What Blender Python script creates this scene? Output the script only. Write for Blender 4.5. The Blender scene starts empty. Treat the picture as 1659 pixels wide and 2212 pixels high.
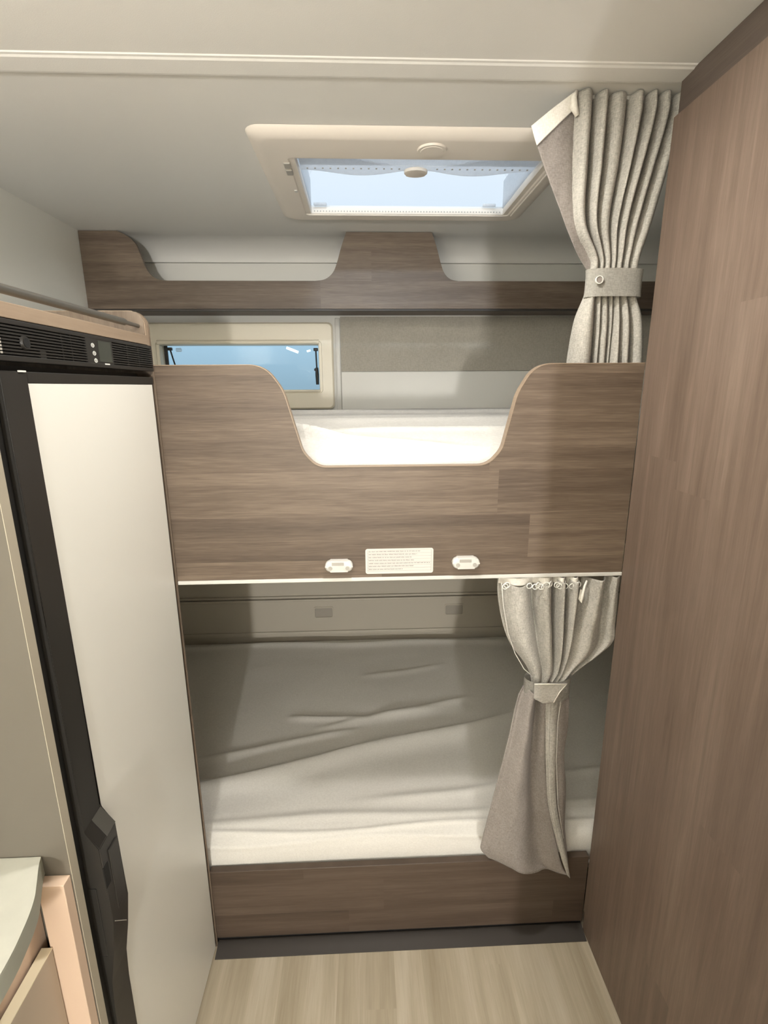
import bpy, bmesh, math, random
from mathutils import Vector, Matrix, noise
random.seed(7)
S = bpy.context.scene
C = S.collection
PI = math.pi

# ------------------------------------------------------------------ camera, world, light, exposure
CAM = (0, 0, 1.446)
YAW, PITCH, ROLL, FPX = 0.03972865, -0.24314919, 0.00636515, 1091.925
cd = bpy.data.cameras.new('camera'); cam = bpy.data.objects.new('camera', cd); C.objects.link(cam)
fw = Vector((math.sin(YAW)*math.cos(PITCH), math.cos(YAW)*math.cos(PITCH), math.sin(PITCH)))
rt = fw.cross(Vector((0, 0, 1))).normalized(); dn = fw.cross(rt)
r2 = math.cos(ROLL)*rt + math.sin(ROLL)*dn; d2 = -math.sin(ROLL)*rt + math.cos(ROLL)*dn
cam.matrix_world = Matrix(((r2.x, -d2.x, -fw.x, CAM[0]), (r2.y, -d2.y, -fw.y, CAM[1]), (r2.z, -d2.z, -fw.z, CAM[2]), (0, 0, 0, 1)))
cd.sensor_fit = 'HORIZONTAL'; cd.sensor_width = 36; cd.lens = 36*FPX/1659; cd.clip_start = 0.02
S.camera = cam
S.view_settings.view_transform = 'Standard'; S.view_settings.look = 'None'
S.view_settings.gamma = 1; S.view_settings.exposure = 0.38; S.view_settings.use_curve_mapping = False

W = bpy.data.worlds.new('sky'); S.world = W; W.use_nodes = True
wn = W.node_tree.nodes; wl = W.node_tree.links
bg = wn['Background']; bg.inputs[1].default_value = 0.90
tc = wn.new('ShaderNodeTexCoord'); sp = wn.new('ShaderNodeSeparateXYZ'); cr = wn.new('ShaderNodeValToRGB')
wl.new(tc.outputs['Generated'], sp.inputs[0]); wl.new(sp.outputs[2], cr.inputs[0]); wl.new(cr.outputs[0], bg.inputs[0])
cr.color_ramp.elements[0].position = 0.0; cr.color_ramp.elements[0].color = (0.40, 0.49, 0.55, 1)
cr.color_ramp.elements[1].position = 0.5; cr.color_ramp.elements[1].color = (0.84, 0.89, 0.95, 1)
e = cr.color_ramp.elements.new(0.09); e.color = (0.53, 0.66, 0.76, 1)

def light(name, kind, loc, power, color, rot=(0, 0, 0), size=None, size_y=None, radius=None, spread=None):
    l = bpy.data.lights.new(name, kind); l.energy = power; l.color = color
    if kind == 'AREA':
        l.shape = 'RECTANGLE' if size_y else 'DISK'
        l.size = size
        if size_y: l.size_y = size_y
        if spread: l.spread = spread
    elif radius: l.shadow_soft_size = radius
    o = bpy.data.objects.new(name, l); C.objects.link(o); o.location = loc; o.rotation_euler = rot
    return o
WARM = (1.0, 0.965, 0.91); NEUT = (1.0, 1.0, 0.985)
light('ceiling_lamp_light', 'AREA', (0.07, 0.765, 1.962), 6.1, WARM, size=0.07)
light('living_area_fill_light', 'AREA', (0.0, -1.55, 1.955), 6, NEUT, size=0.6, size_y=0.9)  # added fill light for the unseen living area
light('rear_window_daylight', 'AREA', (-0.01, -2.85, 1.15), 46, (1.0, 0.975, 0.93), rot=(PI/2, 0, 0), size=0.10, size_y=0.20)
light('ceiling_fill_uplight', 'AREA', (-0.70, -0.55, 1.62), 20, NEUT, rot=(PI, 0, 0), size=0.3, size_y=1.4)  # added fill aimed upwards to brighten the ceiling
light('skylight_fill_light', 'AREA', (0.15, -1.9, 3.75), 80, (0.68, 0.83, 1.0), rot=(math.radians(64), 0, 0), size=0.6, size_y=0.25)  # added area light above the roof, no fixture, shines through the skylight

# ------------------------------------------------------------------ materials
def newmat(name):
    m = bpy.data.materials.new(name); m.use_nodes = True
    return m, m.node_tree.nodes, m.node_tree.links, m.node_tree.nodes['Principled BSDF']
def plain(name, col, rough=0.5, metal=0, bump=0, bscale=300, coat=0, var=0.0, vscale=6):
    m, n, l, b = newmat(name)
    b.inputs['Base Color'].default_value = (*col, 1); b.inputs['Roughness'].default_value = rough
    b.inputs['Metallic'].default_value = metal
    if coat: b.inputs['Coat Weight'].default_value = coat; b.inputs['Coat Roughness'].default_value = 0.15
    t = n.new('ShaderNodeTexCoord')
    if bump:
        no = n.new('ShaderNodeTexNoise'); no.inputs['Scale'].default_value = bscale; no.inputs['Detail'].default_value = 3
        l.new(t.outputs['Object'], no.inputs[0])
        bp = n.new('ShaderNodeBump'); bp.inputs['Strength'].default_value = bump; bp.inputs['Distance'].default_value = 0.001
        l.new(no.outputs[0], bp.inputs['Height']); l.new(bp.outputs[0], b.inputs['Normal'])
    if var:
        no = n.new('ShaderNodeTexNoise'); no.inputs['Scale'].default_value = vscale; no.inputs['Detail'].default_value = 4
        l.new(t.outputs['Object'], no.inputs[0])
        r = n.new('ShaderNodeValToRGB'); l.new(no.outputs[0], r.inputs[0])
        r.color_ramp.elements[0].position = .3; r.color_ramp.elements[1].position = .7
        r.color_ramp.elements[0].color = (*[c*(1-var) for c in col], 1)
        r.color_ramp.elements[1].color = (*[min(1, c*(1+var)) for c in col], 1)
        l.new(r.outputs[0], b.inputs['Base Color'])
    return m
def math_node(n, l, op, a, b=None):
    k = n.new('ShaderNodeMath'); k.operation = op
    for i, v in enumerate((a, b)):
        if v is None: continue
        if isinstance(v, (int, float)): k.inputs[i].default_value = v
        else: l.new(v, k.inputs[i])
    return k.outputs[0]
def wood(name, grain, cross, cols, pw=0.085, plen=0.75, rough=0.45, pvar=0.16, fine=0.3, off=0.0, spec=0.4, broad=0.5, bump=0.25):
    """grain / cross: axis indices; cols: dark, mid, light"""
    m, n, l, b = newmat(name)
    t = n.new('ShaderNodeTexCoord'); s = n.new('ShaderNodeSeparateXYZ'); l.new(t.outputs['Object'], s.inputs[0])
    g, c = s.outputs[grain], s.outputs[cross]
    row = math_node(n, l, 'FLOOR', math_node(n, l, 'ADD', math_node(n, l, 'DIVIDE', c, pw), off))
    wn1 = n.new('ShaderNodeTexWhiteNoise'); wn1.noise_dimensions = '1D'; l.new(row, wn1.inputs['W'])
    colm = math_node(n, l, 'FLOOR', math_node(n, l, 'ADD', math_node(n, l, 'DIVIDE', g, plen), math_node(n, l, 'MULTIPLY', wn1.outputs[0], 7.3)))
    wn2 = n.new('ShaderNodeTexWhiteNoise'); wn2.noise_dimensions = '2D'
    cm = n.new('ShaderNodeCombineXYZ'); l.new(row, cm.inputs[0]); l.new(colm, cm.inputs[1]); l.new(cm.outputs[0], wn2.inputs['Vector'])
    def stretched(sg, sc, detail, dist, extra=None):
        k = n.new('ShaderNodeCombineXYZ')
        l.new(math_node(n, l, 'MULTIPLY', g, sg), k.inputs[0]); l.new(math_node(n, l, 'MULTIPLY', c, sc), k.inputs[1])
        l.new(math_node(n, l, 'MULTIPLY', wn2.outputs[0], 9.0), k.inputs[2])
        no = n.new('ShaderNodeTexNoise'); no.inputs['Scale'].default_value = 1; no.inputs['Detail'].default_value = detail
        no.inputs['Distortion'].default_value = dist
        l.new(k.outputs[0], no.inputs[0]); return no.outputs[0]
    n1 = stretched(1.6, 22, 3, 0.6); n2 = stretched(20, 400, 4, 0.25); n3 = stretched(3, 75, 2, 0.8)
    v = math_node(n, l, 'ADD', math_node(n, l, 'MULTIPLY', n1, broad), math_node(n, l, 'MULTIPLY', n2, fine))
    v = math_node(n, l, 'ADD', v, math_node(n, l, 'MULTIPLY', n3, 0.9-broad))
    v = math_node(n, l, 'ADD', v, math_node(n, l, 'MULTIPLY', math_node(n, l, 'SUBTRACT', wn2.outputs[0], 0.5), pvar))
    v = math_node(n, l, 'SUBTRACT', v, (0.9+fine)/2-0.5)
    r = n.new('ShaderNodeValToRGB'); l.new(v, r.inputs[0])
    r.color_ramp.elements[0].position = 0.25; r.color_ramp.elements[0].color = (*cols[0], 1)
    r.color_ramp.elements[1].position = 0.75; r.color_ramp.elements[1].color = (*cols[2], 1)
    k = r.color_ramp.elements.new(0.5); k.color = (*cols[1], 1)
    l.new(r.outputs[0], b.inputs['Base Color'])
    b.inputs['Roughness'].default_value = rough; b.inputs['Specular IOR Level'].default_value = spec
    bp = n.new('ShaderNodeBump'); bp.inputs['Strength'].default_value = bump; bp.inputs['Distance'].default_value = 0.0006
    l.new(n2, bp.inputs['Height']); l.new(bp.outputs[0], b.inputs['Normal'])
    return m
def fabric(name, c0, c1, scale=420, bump=0.5, rough=0.95, mottled=0.3, trans=0.0):
    m, n, l, b = newmat(name)
    t = n.new('ShaderNodeTexCoord')
    def nz(vec, d=2):
        mp = n.new('ShaderNodeMapping'); mp.inputs['Scale'].default_value = vec; l.new(t.outputs['Object'], mp.inputs[0])
        no = n.new('ShaderNodeTexNoise'); no.inputs['Scale'].default_value = 1; no.inputs['Detail'].default_value = d
        l.new(mp.outputs[0], no.inputs[0]); return no.outputs[0]
    a = nz((scale*1.6, scale*1.6, scale*.35)); bb = nz((scale*.35, scale*.35, scale*1.6)); cc = nz((18, 18, 9), 4)
    v = math_node(n, l, 'ADD', math_node(n, l, 'MULTIPLY', math_node(n, l, 'ADD', a, bb), (1-mottled)/2), math_node(n, l, 'MULTIPLY', cc, mottled))
    r = n.new('ShaderNodeValToRGB'); l.new(v, r.inputs[0])
    r.color_ramp.elements[0].position = 0.38; r.color_ramp.elements[0].color = (*c0, 1)
    r.color_ramp.elements[1].position = 0.62; r.color_ramp.elements[1].color = (*c1, 1)
    l.new(r.outputs[0], b.inputs['Base Color']); b.inputs['Roughness'].default_value = rough
    b.inputs['Specular IOR Level'].default_value = 0.15; b.inputs['Sheen Weight'].default_value = 0.15
    bp = n.new('ShaderNodeBump'); bp.inputs['Strength'].default_value = bump; bp.inputs['Distance'].default_value = 0.0006
    l.new(math_node(n, l, 'ADD', a, bb), bp.inputs['Height']); l.new(bp.outputs[0], b.inputs['Normal'])
    if trans:
        tr = n.new('ShaderNodeBsdfTranslucent'); l.new(r.outputs[0], tr.inputs[0])
        mx = n.new('ShaderNodeMixShader'); mx.inputs[0].default_value = trans
        l.new(b.outputs[0], mx.inputs[1]); l.new(tr.outputs[0], mx.inputs[2])
        l.new(mx.outputs[0], n['Material Output'].inputs[0])
    return m
def glassy(name, tint, trans=0.85, milk=0.0, rough=0.03, fac=0.08):
    m, n, l, b = newmat(name); n.remove(b)
    tr = n.new('ShaderNodeBsdfTransparent'); tr.inputs[0].default_value = (*tint, 1)
    gl = n.new('ShaderNodeBsdfGlossy'); gl.inputs['Roughness'].default_value = rough
    lw = n.new('ShaderNodeLayerWeight'); lw.inputs[0].default_value = 0.3
    mx = n.new('ShaderNodeMixShader'); l.new(math_node(n, l, 'MULTIPLY', lw.outputs[0], fac*4), mx.inputs[0])
    l.new(tr.outputs[0], mx.inputs[1]); l.new(gl.outputs[0], mx.inputs[2])
    out = mx.outputs[0]
    if milk:
        tl = n.new('ShaderNodeBsdfTranslucent'); tl.inputs[0].default_value = (.95, .97, 1, 1)
        m2 = n.new('ShaderNodeMixShader'); m2.inputs[0].default_value = milk
        l.new(out, m2.inputs[1]); l.new(tl.outputs[0], m2.inputs[2]); out = m2.outputs[0]
    l.new(out, n['Material Output'].inputs[0]); return m
def emit(name, col, st):
    m, n, l, b = newmat(name)
    b.inputs['Emission Color'].default_value = (*col, 1); b.inputs['Emission Strength'].default_value = st
    b.inputs['Base Color'].default_value = (.8, .8, .8, 1); return m

WCOL = ((0.078, 0.056, 0.040), (0.132, 0.097, 0.069), (0.205, 0.156, 0.115))
M = {}
M['wood_x'] = wood('walnut_decor_horizontal', 0, 2, WCOL, pw=0.098, plen=1.1, pvar=0.17, fine=0.44)
M['wood_z'] = wood('walnut_decor_vertical', 2, 1, ((0.118, 0.084, 0.062), (0.172, 0.124, 0.094), (0.235, 0.176, 0.136)), pw=0.10, plen=1.3, pvar=0.10)
M['wood_shaded'] = wood('shaded_walnut_horizontal', 0, 2, ((0.050, 0.034, 0.024), (0.076, 0.053, 0.038), (0.115, 0.083, 0.062)), pw=0.10, plen=0.55)  # same walnut decor, darkened for the weaker light near the floor
M['wood_zx'] = wood('walnut_decor_upright', 2, 0, WCOL, pw=0.12, plen=1.3)
M['wood_dark'] = wood('dark_walnut_decor', 1, 2, ((0.07, 0.055, 0.046), (0.11, 0.085, 0.07), (0.15, 0.12, 0.10)), pw=0.11, plen=1.2)
M['wood_edge'] = wood('light_oak_edge', 1, 2, ((0.24, 0.175, 0.125), (0.30, 0.225, 0.16), (0.36, 0.275, 0.20)), pw=0.3, plen=2)
M['floor'] = wood('oak_vinyl_floor', 1, 0, ((0.34, 0.285, 0.20), (0.45, 0.39, 0.29), (0.58, 0.52, 0.41)), pw=0.072, plen=0.9, pvar=0.22, rough=0.42, fine=0.2, broad=0.6, bump=0.08)
M['ceiling'] = plain('cream_ceiling_board', (0.77, 0.76, 0.72), 0.55, bump=0.15, bscale=500)
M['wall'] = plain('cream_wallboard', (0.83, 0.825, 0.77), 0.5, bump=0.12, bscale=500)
M['white'] = plain('white_plastic', (0.66, 0.65, 0.61), 0.35)
M['cream'] = plain('cream_window_plastic', (0.78, 0.72, 0.58), 0.35)
M['skyframe'] = plain('skylight_plastic', (0.80, 0.74, 0.66), 0.4)
M['greyplast'] = plain('grey_button_plastic', (0.40, 0.38, 0.34), 0.5)
M['door_white'] = plain('white_fridge_laminate', (0.83, 0.82, 0.76), 0.35, bump=0.05, bscale=700)
M['black'] = plain('black_plastic', (0.010, 0.0095, 0.009), 0.5, bump=0.1, bscale=800)
M['black2'] = plain('charcoal_plastic', (0.022, 0.020, 0.0175), 0.45)
M['lit_facet'] = plain('lit_facet_plastic', (0.075, 0.072, 0.064), 0.4)  # lighter grey paints the light caught by the handle facet
M['hole'] = plain('black_recess', (0.004, 0.004, 0.004), 0.8)
M['display'] = plain('smoked_display', (0.05, 0.055, 0.045), 0.2)
M['mark'] = plain('white_print', (0.8, 0.8, 0.76), 0.5)
M['chrome'] = plain('chrome', (0.8, 0.8, 0.8), 0.15, metal=1)
M['rod'] = plain('grey_metal_rod', (0.17, 0.16, 0.14), 0.35, metal=0.6)
M['padding'] = fabric('grey_wall_textile', (0.38, 0.355, 0.30), (0.47, 0.44, 0.375), scale=300, mottled=0.15, bump=0.3)
M['whiteboard'] = plain('white_wall_liner', (0.74, 0.73, 0.68), 0.5, bump=0.12)
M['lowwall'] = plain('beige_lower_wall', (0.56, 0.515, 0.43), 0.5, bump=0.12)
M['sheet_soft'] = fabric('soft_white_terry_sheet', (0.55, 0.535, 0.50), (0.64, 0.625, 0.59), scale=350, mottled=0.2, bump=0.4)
M['vent_beige'] = plain('vent_cover_beige', (0.40, 0.365, 0.31), 0.5)
M['sheet'] = fabric('white_jersey_sheet', (0.66, 0.64, 0.59), (0.75, 0.73, 0.68), scale=500, mottled=0.1, bump=0.15)
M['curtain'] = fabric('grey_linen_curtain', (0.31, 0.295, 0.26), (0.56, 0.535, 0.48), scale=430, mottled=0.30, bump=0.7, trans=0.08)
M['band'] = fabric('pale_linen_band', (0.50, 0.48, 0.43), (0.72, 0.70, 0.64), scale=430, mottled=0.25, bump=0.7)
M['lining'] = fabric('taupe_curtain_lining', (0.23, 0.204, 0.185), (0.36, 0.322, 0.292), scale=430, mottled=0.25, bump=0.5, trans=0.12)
M['tape'] = fabric('cream_header_tape', (0.72, 0.68, 0.60), (0.84, 0.81, 0.74), scale=420, mottled=0.1, bump=0.5)
M['ring'] = plain('clear_white_hook', (0.85, 0.84, 0.78), 0.25)
M['rubber'] = plain('dark_rubber_trim', (0.040, 0.034, 0.029), 0.5)
M['worktop'] = plain('pale_worktop_laminate', (0.52, 0.52, 0.455), 0.35, var=0.03, vscale=40)
M['worktop_edge'] = plain('grey_green_worktop_edge', (0.74, 0.75, 0.65), 0.4)
M['partition'] = plain('beige_partition_laminate', (0.14, 0.125, 0.10), 0.45, bump=0.05)
M['partition_edge'] = plain('pale_beige_edging', (0.42, 0.38, 0.30), 0.45)
M['cabinet'] = plain('sand_cabinet_laminate', (0.66, 0.50, 0.38), 0.4)
M['drawer'] = plain('greige_drawer_front', (0.44, 0.37, 0.29), 0.45)
M['drawer_edge'] = plain('cream_drawer_edge', (0.86, 0.78, 0.58), 0.4)
M['paper'] = plain('white_sticker', (0.64, 0.63, 0.59), 0.6)
M['ink'] = plain('grey_print', (0.27, 0.24, 0.23), 0.6)
M['blind'] = fabric('pleated_blind', (0.84, 0.86, 0.88), (0.9, 0.92, 0.94), scale=200, mottled=0.1, bump=0.05, trans=0.6)
M['pane'] = glassy('tinted_acrylic_pane', (0.80, 0.90, 0.95))
M['dome'] = glassy('milky_acrylic_dome', (0.92, 0.96, 1.0), milk=0.18)
M['lamp'] = emit('lamp_diffuser', (1.0, 0.88, 0.72), 8)
M['tube'] = emit('reflection_glow', (1, 1, 1), 2.5)  # glow for the streaks reflected in the pane
M['outside'] = plain('pale_vehicle_skin', (0.30, 0.36, 0.40), 0.3)

# ------------------------------------------------------------------ helpers
def base_of(p):
    v = Vector((0, 0, 0))
    while p is not None: v = v+Vector(p.location); p = p.parent
    return v
def obj(name, bm, mat, parent=None, smooth=False, sharp=None):
    """geometry given in room coordinates"""
    me = bpy.data.meshes.new(name)
    if parent is None:
        co = [v.co for v in bm.verts]
        b = Vector(((min(c.x for c in co)+max(c.x for c in co))/2, (min(c.y for c in co)+max(c.y for c in co))/2, min(c.z for c in co)))
        bmesh.ops.translate(bm, verts=bm.verts, vec=-b); loc = b
    else:
        bmesh.ops.translate(bm, verts=bm.verts, vec=-base_of(parent)); loc = Vector((0, 0, 0))
    bmesh.ops.recalc_face_normals(bm, faces=bm.faces) if not smooth == 'keep' else None
    bm.to_mesh(me); bm.free()
    for m in (mat if isinstance(mat, (list, tuple)) else [mat]): me.materials.append(M[m])
    if smooth:
        for p in me.polygons: p.use_smooth = True
        if sharp: me.set_sharp_from_angle(angle=math.radians(sharp))
    o = bpy.data.objects.new(name, me); C.objects.link(o); o.location = loc
    if parent is not None: o.parent = parent
    return o
def thing(name, label, cat, loc=(0, 0, 0), group=None, kind=None):
    o = bpy.data.objects.new(name, None); C.objects.link(o); o.location = loc; o.empty_display_size = 0.1
    o['label'] = label; o['category'] = cat
    if group: o['group'] = group
    if kind: o['kind'] = kind
    return o
def tag(o, label, cat, group=None):
    o['label'] = label; o['category'] = cat
    if group: o['group'] = group
    return o
def struct(o):
    o['kind'] = 'structure'; return o
def box(bm, x0, x1, y0, y1, z0, z1, bev=0, seg=2):
    r = bmesh.ops.create_cube(bm, size=1)
    for v in r['verts']:
        v.co = Vector(((x0+x1)/2+v.co.x*(x1-x0), (y0+y1)/2+v.co.y*(y1-y0), (z0+z1)/2+v.co.z*(z1-z0)))
    if bev:
        es = list({e for v in r['verts'] for e in v.link_edges})
        bmesh.ops.bevel(bm, geom=es, offset=bev, segments=seg, affect='EDGES', profile=0.5)
    return bm
def bx(*a, **k): return box(bmesh.new(), *a, **k)
def prism(bm, pts, axis, a0, a1, bev=0, seg=2):
    """pts: 2D outline in the two remaining axes (in xyz order)"""
    def P(u, v, w):
        return {0: (w, u, v), 1: (u, w, v), 2: (u, v, w)}[axis]
    A = [bm.verts.new(P(u, v, a0)) for u, v in pts]; B = [bm.verts.new(P(u, v, a1)) for u, v in pts]
    n = len(pts); fA = bm.faces.new(A); fB = bm.faces.new(B[::-1])
    for i in range(n): bm.faces.new((A[i], B[i], B[(i+1) % n], A[(i+1) % n]))
    if bev:
        bmesh.ops.bevel(bm, geom=list(fA.edges)+list(fB.edges), offset=bev, segments=seg, affect='EDGES', profile=0.5)
    return bm
def rounded(pts, radii, seg=8):
    """round the corners of a polygon"""
    out = []; n = len(pts)
    for i, p in enumerate(pts):
        r = radii[i] if isinstance(radii, (list, tuple)) else radii
        p = Vector(p); a = Vector(pts[i-1])-p; b = Vector(pts[(i+1) % n])-p
        if r <= 0: out.append(tuple(p)); continue
        la, lb = a.length, b.length; a.normalize(); b.normalize()
        ang = a.angle(b); d = min(r/math.tan(ang/2), la*.49, lb*.49)
        s = p+a*d; t = p+b*d
        rr = d*math.tan(ang/2); c = p+(a+b).normalized()*(rr/math.sin(ang/2))
        a0 = math.atan2(s.y-c.y, s.x-c.x); a1 = math.atan2(t.y-c.y, t.x-c.x)
        da = (a1-a0+PI) % (2*PI)-PI
        for k in range(seg+1):
            th = a0+da*k/seg; out.append((c.x+rr*math.cos(th), c.y+rr*math.sin(th)))
    return out
def rrect(x0, x1, y0, y1, r, seg=6): return rounded([(x0, y0), (x1, y0), (x1, y1), (x0, y1)], r, seg)
def ringprism(bm, outer, inner, axis, a0, a1, bev=0):
    """outer and inner outlines with the same number of points"""
    def P(u, v, w): return {0: (w, u, v), 1: (u, w, v), 2: (u, v, w)}[axis]
    n = len(outer)
    L = [[bm.verts.new(P(u, v, w)) for u, v in o] for o, w in ((outer, a0), (inner, a0), (inner, a1), (outer, a1))]
    for k in range(4):
        A, B = L[k], L[(k+1) % 4]
        for i in range(n): bm.faces.new((A[i], A[(i+1) % n], B[(i+1) % n], B[i]))
    return bm
def tube(bm, pts, r, seg=12, caps=True):
    pts = [Vector(p) for p in pts]; rings = []; up = None
    for i, p in enumerate(pts):
        d = (pts[min(i+1, len(pts)-1)]-pts[max(i-1, 0)]).normalized()
        if up is None: up = d.orthogonal().normalized()
        up = (up-d*up.dot(d)).normalized(); sd = d.cross(up)
        rr = r[i] if isinstance(r, (list, tuple)) else r
        rings.append([bm.verts.new(p+(up*math.cos(2*PI*k/seg)+sd*math.sin(2*PI*k/seg))*rr) for k in range(seg)])
    for a, b in zip(rings, rings[1:]):
        for k in range(seg): bm.faces.new((a[k], a[(k+1) % seg], b[(k+1) % seg], b[k]))
    if caps: bm.faces.new(rings[0][::-1]); bm.faces.new(rings[-1])
    return bm
def cyl(bm, p0, p1, r, seg=24, r1=None): return tube(bm, [p0, p1], [r, r1 if r1 is not None else r], seg)
def smoothstep(a, b, x):
    t = max(0, min(1, (x-a)/(b-a))); return t*t*(3-2*t)
def lerp(a, b, t): return a+(b-a)*t
def interp(keys, v):
    """keys: sorted list of (v, value...)"""
    if v <= keys[0][0]: return keys[0][1:]
    for a, b in zip(keys, keys[1:]):
        if v <= b[0]:
            i = keys.index(a); h = b[0]-a[0]; t = (v-a[0])/h
            p = keys[i-1] if i > 0 else a; q = keys[i+2] if i+2 < len(keys) else b
            o = []
            for k in range(1, len(a)):
                m0 = (b[k]-p[k])/(b[0]-p[0]); m1 = (q[k]-a[k])/(q[0]-a[0])
                o.append((2*t**3-3*t*t+1)*a[k]+(t**3-2*t*t+t)*h*m0+(-2*t**3+3*t*t)*b[k]+(t**3-t*t)*h*m1)
            return tuple(o)
    return keys[-1][1:]

# ------------------------------------------------------------------ the shell
XL, XR, YB, YF, ZC = -0.98, 1.24, 2.17, -3.0, 1.98
struct(obj('floor', bx(XL-.05, XR+.05, YF-.05, YB+.05, -0.05, 0), 'floor'))
bm = bmesh.new()      # ceiling with the skylight opening
sx0, sx1, sy0, sy1 = -0.165, 0.455, 1.335, 1.765
for a in ((XL-.05, XR+.05, YF-.05, sy0), (XL-.05, XR+.05, sy1, YB+.05), (XL-.05, sx0, sy0, sy1), (sx1, XR+.05, sy0, sy1)):
    box(bm, a[0], a[1], a[2], a[3], ZC, ZC+.015)
struct(obj('ceiling', bm, 'ceiling'))
struct(obj('wall_left', bx(XL-.05, XL, YF, YB, 0, ZC), 'wall'))
struct(obj('wall_right', bx(XR, XR+.05, YF, YB, 0, ZC), 'wall'))
wx0, wx1, wz0, wz1 = -0.815, -0.168, 1.425, 1.622
bm = bmesh.new()
box(bm, XL-.05, wx0, YB, YB+.04, 0, ZC); box(bm, wx1, XR+.05, YB, YB+.04, 0, ZC)
box(bm, wx0, wx1, YB, YB+.04, 0, wz0); box(bm, wx0, wx1, YB, YB+.04, wz1, ZC)
struct(obj('wall_back', bm, 'whiteboard'))
bm = bmesh.new()      # wall behind the camera with its own window opening
box(bm, XL-.05, -.5, YF-.04, YF, 0, ZC); box(bm, .5, XR+.05, YF-.04, YF, 0, ZC)
box(bm, -.5, .5, YF-.04, YF, 0, 1.1); box(bm, -.5, .5, YF-.04, YF, 1.75, ZC)
struct(obj('wall_front', bm, 'wall'))
w2 = thing('window_2', 'wide window in the wall behind the camera', 'window', (0, YF, 1.1), kind='structure')
bm = bmesh.new(); ringprism(bm, rrect(-.54, .54, 1.06, 1.79, .04), rrect(-.49, .49, 1.11, 1.74, .03), 1, YF+.001, YF+.02)
obj('window_frame', bm, 'cream', w2)
obj('pane', bx(-.5, .5, YF-.02, YF-.015, 1.1, 1.75), 'pane', w2)
# unseen full-height partition, added on the right to cast the shadow edge
struct(obj('wall_shadow_partition', bx(0.302, .576, .17, .19, 0, ZC), 'wood_zx'))
# ceiling joint strip: a shallow profile with two edges
bm = bmesh.new()
prism(bm, [(1.001, ZC), (1.003, ZC-.0015), (1.008, ZC-.0018), (1.012, ZC-.0035), (1.048, ZC-.0045), (1.054, ZC-.004), (1.056, ZC)], 0, XL, 0.585)
struct(obj('trim_1', bm, 'ceiling', smooth=False))
# cove between ceiling and back wall
bm = bmesh.new()
pts = [(YB, ZC), (2.04, ZC)]+[(2.04+.112*math.sin(t*PI/2), ZC-.064*(1-math.cos(t*PI/2))) for t in [i/8 for i in range(1, 9)]]+[(YB, ZC-.064)]
prism(bm, pts, 0, XL, XR); struct(obj('trim_2', bm, 'ceiling', smooth=True, sharp=30))
# upright strip between the window and the wall padding
struct(obj('trim_3', bx(-.108, -.087, YB-.008, YB, 1.345, 1.715, bev=.003), 'white', smooth=True, sharp=40))
# wall padding above, liner with a lipped edge below
bm = bx(-.086, XR, YB-.006, YB, 1.508, 1.72)
struct(obj('wall_padding', bm, 'padding'))
bm = bmesh.new()
box(bm, -.086, XR, YB-.016, YB, 1.30, 1.506, bev=.004)
struct(obj('trim_4', bm, 'whiteboard', smooth=True, sharp=40))
# lower wall: beige boards and a rail with two grooves
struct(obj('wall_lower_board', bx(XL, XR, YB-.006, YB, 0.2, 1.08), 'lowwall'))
bm = bmesh.new()
box(bm, XL, XR, YB-.022, YB-.006, .497, .508, bev=.003); box(bm, XL, XR, YB-.017, YB-.006, .512, .522, bev=.003)
struct(obj('trim_5', bm, 'lowwall', smooth=True, sharp=40))
struct(obj('trim_6', bx(XL, XR, YB-.014, YB-.006, .322, .345, bev=.004), 'lowwall', smooth=True, sharp=40))
for nm, x0, x1, lb in (('wall_vent', -.241, -.150, 'small rounded beige vent cover on the lower bunk wall, nearer the fridge'),
                       ('wall_vent', .365, .455, 'small rounded beige vent cover on the lower bunk wall, beside the lower curtain')):
    t = thing(nm, lb, 'vent', ((x0+x1)/2, YB-.006, .41), group='vent covers on the lower bunk wall')
    bm = bmesh.new(); ringprism(bm, rrect(x0, x1, .408, .464, .008), rrect(x0+.005, x1-.005, .413, .459, .006), 1, YB-.010, YB-.006)
    obj('rim', bm, 'lowwall', t)
    obj('cover', bx(x0+.0055, x1-.0055, YB-.0085, YB-.0062, .4135, .4585, bev=.001), 'vent_beige', t)

# ------------------------------------------------------------------ window in the back wall
w1 = thing('window_1', 'small landscape caravan window with cream frame above the upper bunk', 'window', (-.49, YB, 1.357), kind='structure')
fx0, fx1, fz0, fz1 = -.905, -.116, 1.358, 1.697
gx0, gx1, gz0, gz1 = -.807, -.176, 1.436, 1.612
bm = bmesh.new()
O = rrect(fx0, fx1, fz0, fz1, .02); I = rrect(gx0, gx1, gz0, gz1, .004)
def loops(bm, spec, axis=1):
    rings = []
    for pts, w in spec: rings.append([bm.verts.new({0: (w, u, v), 1: (u, w, v), 2: (u, v, w)}[axis]) for u, v in pts])
    for A, B in zip(rings, rings[1:]):
        for i in range(len(A)): bm.faces.new((A[i], A[(i+1) % len(A)], B[(i+1) % len(A)], B[i]))
    return bm
def ins(x0, x1, z0, z1, d, r): return rrect(x0+d, x1-d, z0+d, z1-d, r)
loops(bm, [(O, YB-.001), (O, YB-.018), (ins(fx0, fx1, fz0, fz1, .006, .018), YB-.024),
           (ins(gx0, gx1, gz0, gz1, -.014, .014), YB-.024), (ins(gx0, gx1, gz0, gz1, -.012, .012), YB-.019), (ins(gx0, gx1, gz0, gz1, -.002, .004), YB-.019), (I, YB-.015), (I, YB+.03)])
obj('window_frame', bm, 'cream', w1, smooth=True, sharp=35)
bm = bmesh.new(); tube(bm, [(gx0-.006, YB-.022, gz1+.010), (gx1+.004, YB-.022, gz1+.010)], .009, 16)
obj('blind_cassette', bm, 'cream', w1, smooth=True, sharp=50)
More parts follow.
